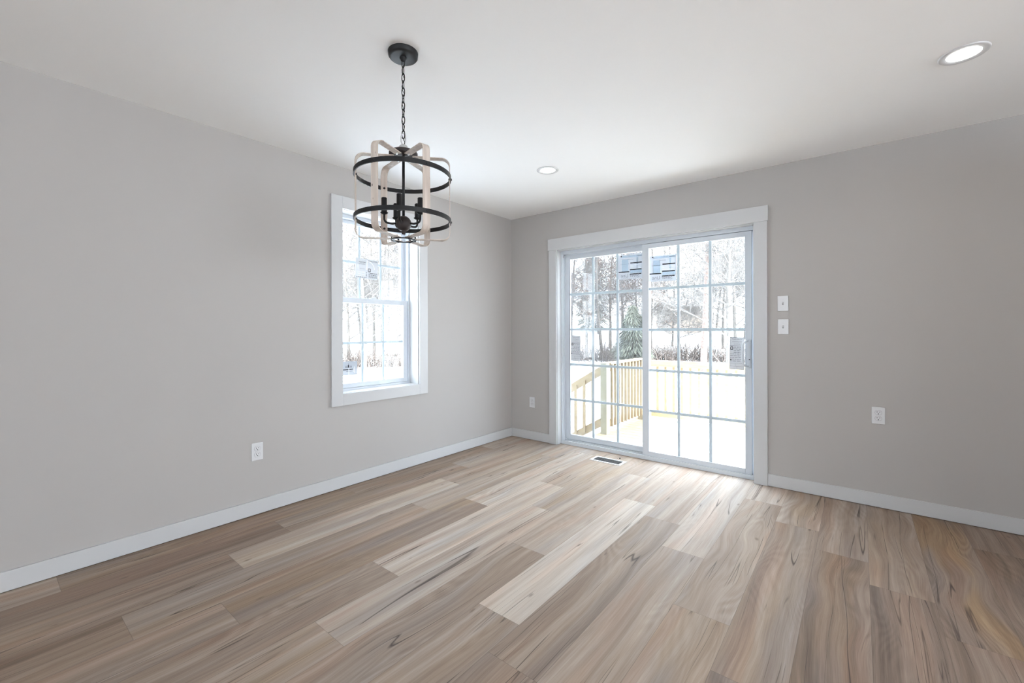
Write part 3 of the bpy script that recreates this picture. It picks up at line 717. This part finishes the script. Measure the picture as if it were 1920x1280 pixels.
# stairs going down to the left from the deck
st = thing('deck_stairs', (PX-.6, 1.3, -.95), 'pine stairs with sloping handrail beside the deck', 'stairs')
SL = .265/.446
def srail(name, z, h, y=PY0): MB().obox((PX-.05, y, z), (PX-1.35, y, z-1.30*SL), .038, h).build(name, M['lumber'], st)
srail('handrail', .665, .100); srail('bottom_rail', -.005, .095)
srail('handrail', .665, .100, .35); srail('bottom_rail', -.005, .095, .35)
for yy in (PY0, .35):
    for i in range(9):
        x = PX-.16-.13*i; z = .64-(PX-.05-x)*SL; MB().box(x-.017, x+.017, yy-.036, yy-.019, z-.66, z+.03).build('baluster', M['lumber'], st)
    MB().box(PX-1.42, PX-1.33, yy-.044, yy+.044, -.95, .02).build('post', M['lumber_green'], st)
    MB().obox((PX-.06, yy, DZ-.14), (PX-1.25, yy, DZ-.14-1.19*SL), .038, .22).build('stringer', M['lumber'], st)
for i in range(4): MB().box(PX-.10-.28*(i+1)-.02, PX-.08-.28*i, .37, PY0-.02, DZ-.16*(i+1)-.03, DZ-.16*(i+1)).build('tread', M['lumber'], st)

# ---- trees
def grow(seed, h, r0, nb, spread, twig_levels, up=.55, lean=.04):
    rs = random.Random(seed); tr = MB(); br = MB()
    def limb(mb, p, d, ln, r, n, wob, ns):
        pts = [p.copy()]; ds = [d.copy()]; q = p.copy(); dd = d.copy()
        for i in range(n):
            dd = (dd+Vector((rs.uniform(-wob, wob), rs.uniform(-wob, wob), rs.uniform(-wob*.4, wob*.8)))).normalized()
            q = q+dd*ln/n; pts.append(q.copy()); ds.append(dd.copy())
        mb.tube(pts, [r*(1-.85*i/n) for i in range(n+1)], ns, caps=False); return pts, ds
    def twigs(pts, ds, ln, r, lvl):
        if lvl == 0: return
        k = {3: 6, 2: 7, 1: 6}[lvl]
        for _ in range(k):
            t = rs.uniform(.2, 1)*(len(pts)-1); i = min(int(t), len(pts)-2); p = pts[i].lerp(pts[i+1], t-i); d = ds[i+1]
            a = Vector((rs.uniform(-1,1), rs.uniform(-1,1), rs.uniform(-.6,1))).normalized()
            nd = (d*.75+a*.9).normalized(); l2 = ln*rs.uniform(.35, .6)
            pp, dd = limb(br, p, nd, l2, r*.5, 3, .22, 3); twigs(pp, dd, l2, r*.5, lvl-1)
    pts, ds = limb(tr, Vector((0,0,-.3)), Vector((rs.uniform(-lean,lean), rs.uniform(-lean,lean), 1)).normalized(), h, r0, 10, .05, 8)
    for b_ in range(nb):
        t = rs.uniform(.18, .98); i = min(int(t*10), 9); p = pts[i].lerp(pts[i+1], t*10-i)
        az = rs.uniform(0, 2*math.pi); nd = Vector((math.cos(az)*spread, math.sin(az)*spread, up)).normalized()
        ln = h*.36*(1.1-t*.7)*rs.uniform(.7, 1.2); pp, dd = limb(br, p, nd, ln, r0*.32*(1.1-t), 5, .16, 4)
        twigs(pp, dd, ln, r0*.22*(1.1-t)+.030, twig_levels)
    return tr, br
def leaves(br, seed, count, size):
    rs = random.Random(seed); mb = MB(); vv = br.v
    for _ in range(count):
        p = Vector(rs.choice(vv))+Vector((rs.gauss(0,.12), rs.gauss(0,.12), rs.gauss(0,.12))); a = Vector((rs.gauss(0,1), rs.gauss(0,1), rs.gauss(0,1))).normalized()*size
        c = a.cross(Vector((rs.gauss(0,1), rs.gauss(0,1), rs.gauss(0,1)))).normalized()*size*.5
        mb.add([p-a, p+c, p+a, p-c], [(0,1,2,3)])
    return mb
def tree_proto(seed, label, group, bark, twig, h=11, r0=.13, nb=26, spread=.9, lv=3, leaf=None, **k):
    t = thing('bare_tree', (0,0,0), label, 'tree', group); tr, br = grow(seed, h, r0, nb, spread, lv, **k)
    tr.build('trunk', bark, t); o = br.build('branches', twig, t)
    if leaf: leaves(br, seed, leaf, .055).build('leaves', M['beech'], t)
    return t
GA = 'bare trees on the snowy hillside'
L1 = 'bare grey tree on the snowy hillside beyond the yard'
L2 = 'tree holding dry tan leaves behind the fixed door panel'
pA = tree_proto(1, L1, GA, M['bark'], M['twig']); pB = tree_proto(2, L1, GA, M['bark'], M['twig'], h=12, r0=.11, nb=24, spread=.7)
pC = tree_proto(5, L1, GA, M['bark'], M['twig'], h=9, r0=.10, nb=28, spread=1.2, up=.35)
pD = tree_proto(8, L2, 'leafy tan trees behind the door', M['bark'], M['twig'], h=10, r0=.12, nb=22, lv=2, leaf=3800)
used = set()
def put(pr, head, dist, sc=1.0, rot=0, label=None, group=None):
    o = pr if pr.name not in used else copy_tree(pr)
    used.add(pr.name); o.location = at(head, dist); o.rotation_euler = (0, 0, rot); o.scale = (sc,)*3
    if label: o['label'] = label
    if group: o['group'] = group
    return o
rs = random.Random(12)
for i, (hd_, ds_) in enumerate([(31,38),(29,33),(27.5,44),(26,36),(24.5,47),(22.5,40),(21,34),(19.5,50),(18.5,37),(12.8,36),(11.5,30),(10.5,40),(9,33),(7,38),(13.5,46),(16,56),(20.5,58),(25,58),(33,44),(35,36),(12,54),(10,50),
                             (52,36),(54,28),(55.5,40),(56.5,30),(58,38),(59.5,27),(61,36),(57.2,48),(53,46),(50,33),(63,31),(12.2,21),(9.6,24),(17.6,31),(57.6,24),(54.6,34),(5,30),(3,40),(0,34),(-3,31),(-6,38),(-9,33),(2,52),(-5,50)]):
    put([pA, pB, pC][i % 3], hd_, ds_, rs.uniform(.85, 1.25), rs.uniform(0, 6.28))
for hd_, ds_ in ((27, 31), (24.2, 34), (22.6, 31)): put(pD, hd_, ds_, rs.uniform(.85, 1.1), rs.uniform(0, 6.28))
pt = tree_proto(21, 'tall straight reddish trunk seen through the sliding panel', None, M['bark_red'], M['twig'], h=13, r0=.17, nb=10, spread=.8, lv=2, lean=.01)
pt['label'] = 'tall straight reddish trunk seen through the sliding panel'
pt.location = at(14.9, 24)
# evergreens
def evergreen(seed, h, rad, label, loc):
    rs = random.Random(seed); t = thing('evergreen_tree', (0,0,0), label, 'tree')
    MB().tube([(0,0,-.2), (0,0,h)], [.12, .02], 8).build('trunk', M['bark'], t); mb = MB()
    for i in range(5200):
        z = h*(.04+.96*rs.random()**1.15); a = rs.uniform(0, 6.283)
        rr_ = rad*(1-z/h)**.6*min(1, .62+2.2*z/h)*(1+.22*math.sin(3*a+z*2.1)+.15*math.sin(z*7))*rs.uniform(.35, 1.08)+.04
        c = Vector((math.cos(a), math.sin(a), 0)); s_ = Vector((-c.y, c.x, 0)); p0 = c*rr_*.72+Vector((0,0,z+.05)); p1 = c*(rr_+.14)+Vector((rs.gauss(0,.05), rs.gauss(0,.05), z-.10-.12*rr_))
        w = rs.uniform(.02, .055); md = p0.lerp(p1, .55)+Vector((0,0,.03))
        mb.add([p0, md+s_*w, p1, md-s_*w], [(0,1,2,3)])
    mb.build('foliage', M['needle'], t); t.location = loc
evergreen(31, 3.7, 1.15, 'small pale evergreen behind the deck railing, seen through the fixed panel', at(23.2, 27)-Vector((0,0,.2)))
evergreen(32, 8.5, 2.2, 'taller dark evergreen between the bare trees uphill', at(28.3, 46))
# brush along the edge of the yard
def brush(seed):
    rs = random.Random(seed); t = thing('brush', (0,0,0), 'tangle of bare brown brush at the edge of the snow', 'shrub', 'bare brush along the snow edge'); mb = MB()
    for i in range(110):
        p = Vector((rs.gauss(0, .9), rs.gauss(0, .5), -.1)); d = Vector((rs.gauss(0, .6), rs.gauss(0, .6), 1)).normalized(); q = [p]
        for k in range(3): d = (d+Vector((rs.gauss(0,.35), rs.gauss(0,.35), rs.gauss(0,.2)))).normalized(); q.append(q[-1]+d*rs.uniform(.25, .6))
        mb.tube(q, [.024, .018, .014, .010], 3, caps=False)
    mb.build('stems', M['brush'], t); return t
bA, bB = brush(41), brush(42)
for i, (hd_, ds_) in enumerate([(30,31),(28,30.5),(26.3,31),(24.4,30),(21,31),(19.8,30),(18.2,30.5),(16.6,31),(15.2,30),(13.4,30.5),(11.8,30),(52.5,27),(54.3,26.5),(57,26),(58.6,27),(60.4,26.5)]):
    put([bA, bB][i % 2], hd_, ds_, rs.uniform(.8, 1.2), rs.uniform(0, 6.28))
# snow-roofed outbuilding up the hill
sh = thing('shed', (0,0,0), 'tan outbuilding with snow covered roof up the hill', 'building')
MB().box(-2.0, 2.0, -2.5, 2.5, -.6, 2.2).build('walls', M['shed'], sh)
b = MB(); b.add([(-2.4,-2.8,2.1),(2.4,-2.8,2.1),(2.4,2.8,2.1),(-2.4,2.8,2.1),(0,-2.8,3.7),(0,2.8,3.7)], [(0,4,5,3),(1,2,5,4),(0,1,4),(2,3,5),(0,3,2,1)]); b.build('roof', M['snow'], sh)
MB().box(-.5, .5, -2.54, -2.49, -.2, 1.8).build('door', M['shed'], sh)
sh.location = at(17.2, 47)+Vector((0,0,.1)); sh.rotation_euler = (0,0,R(35))
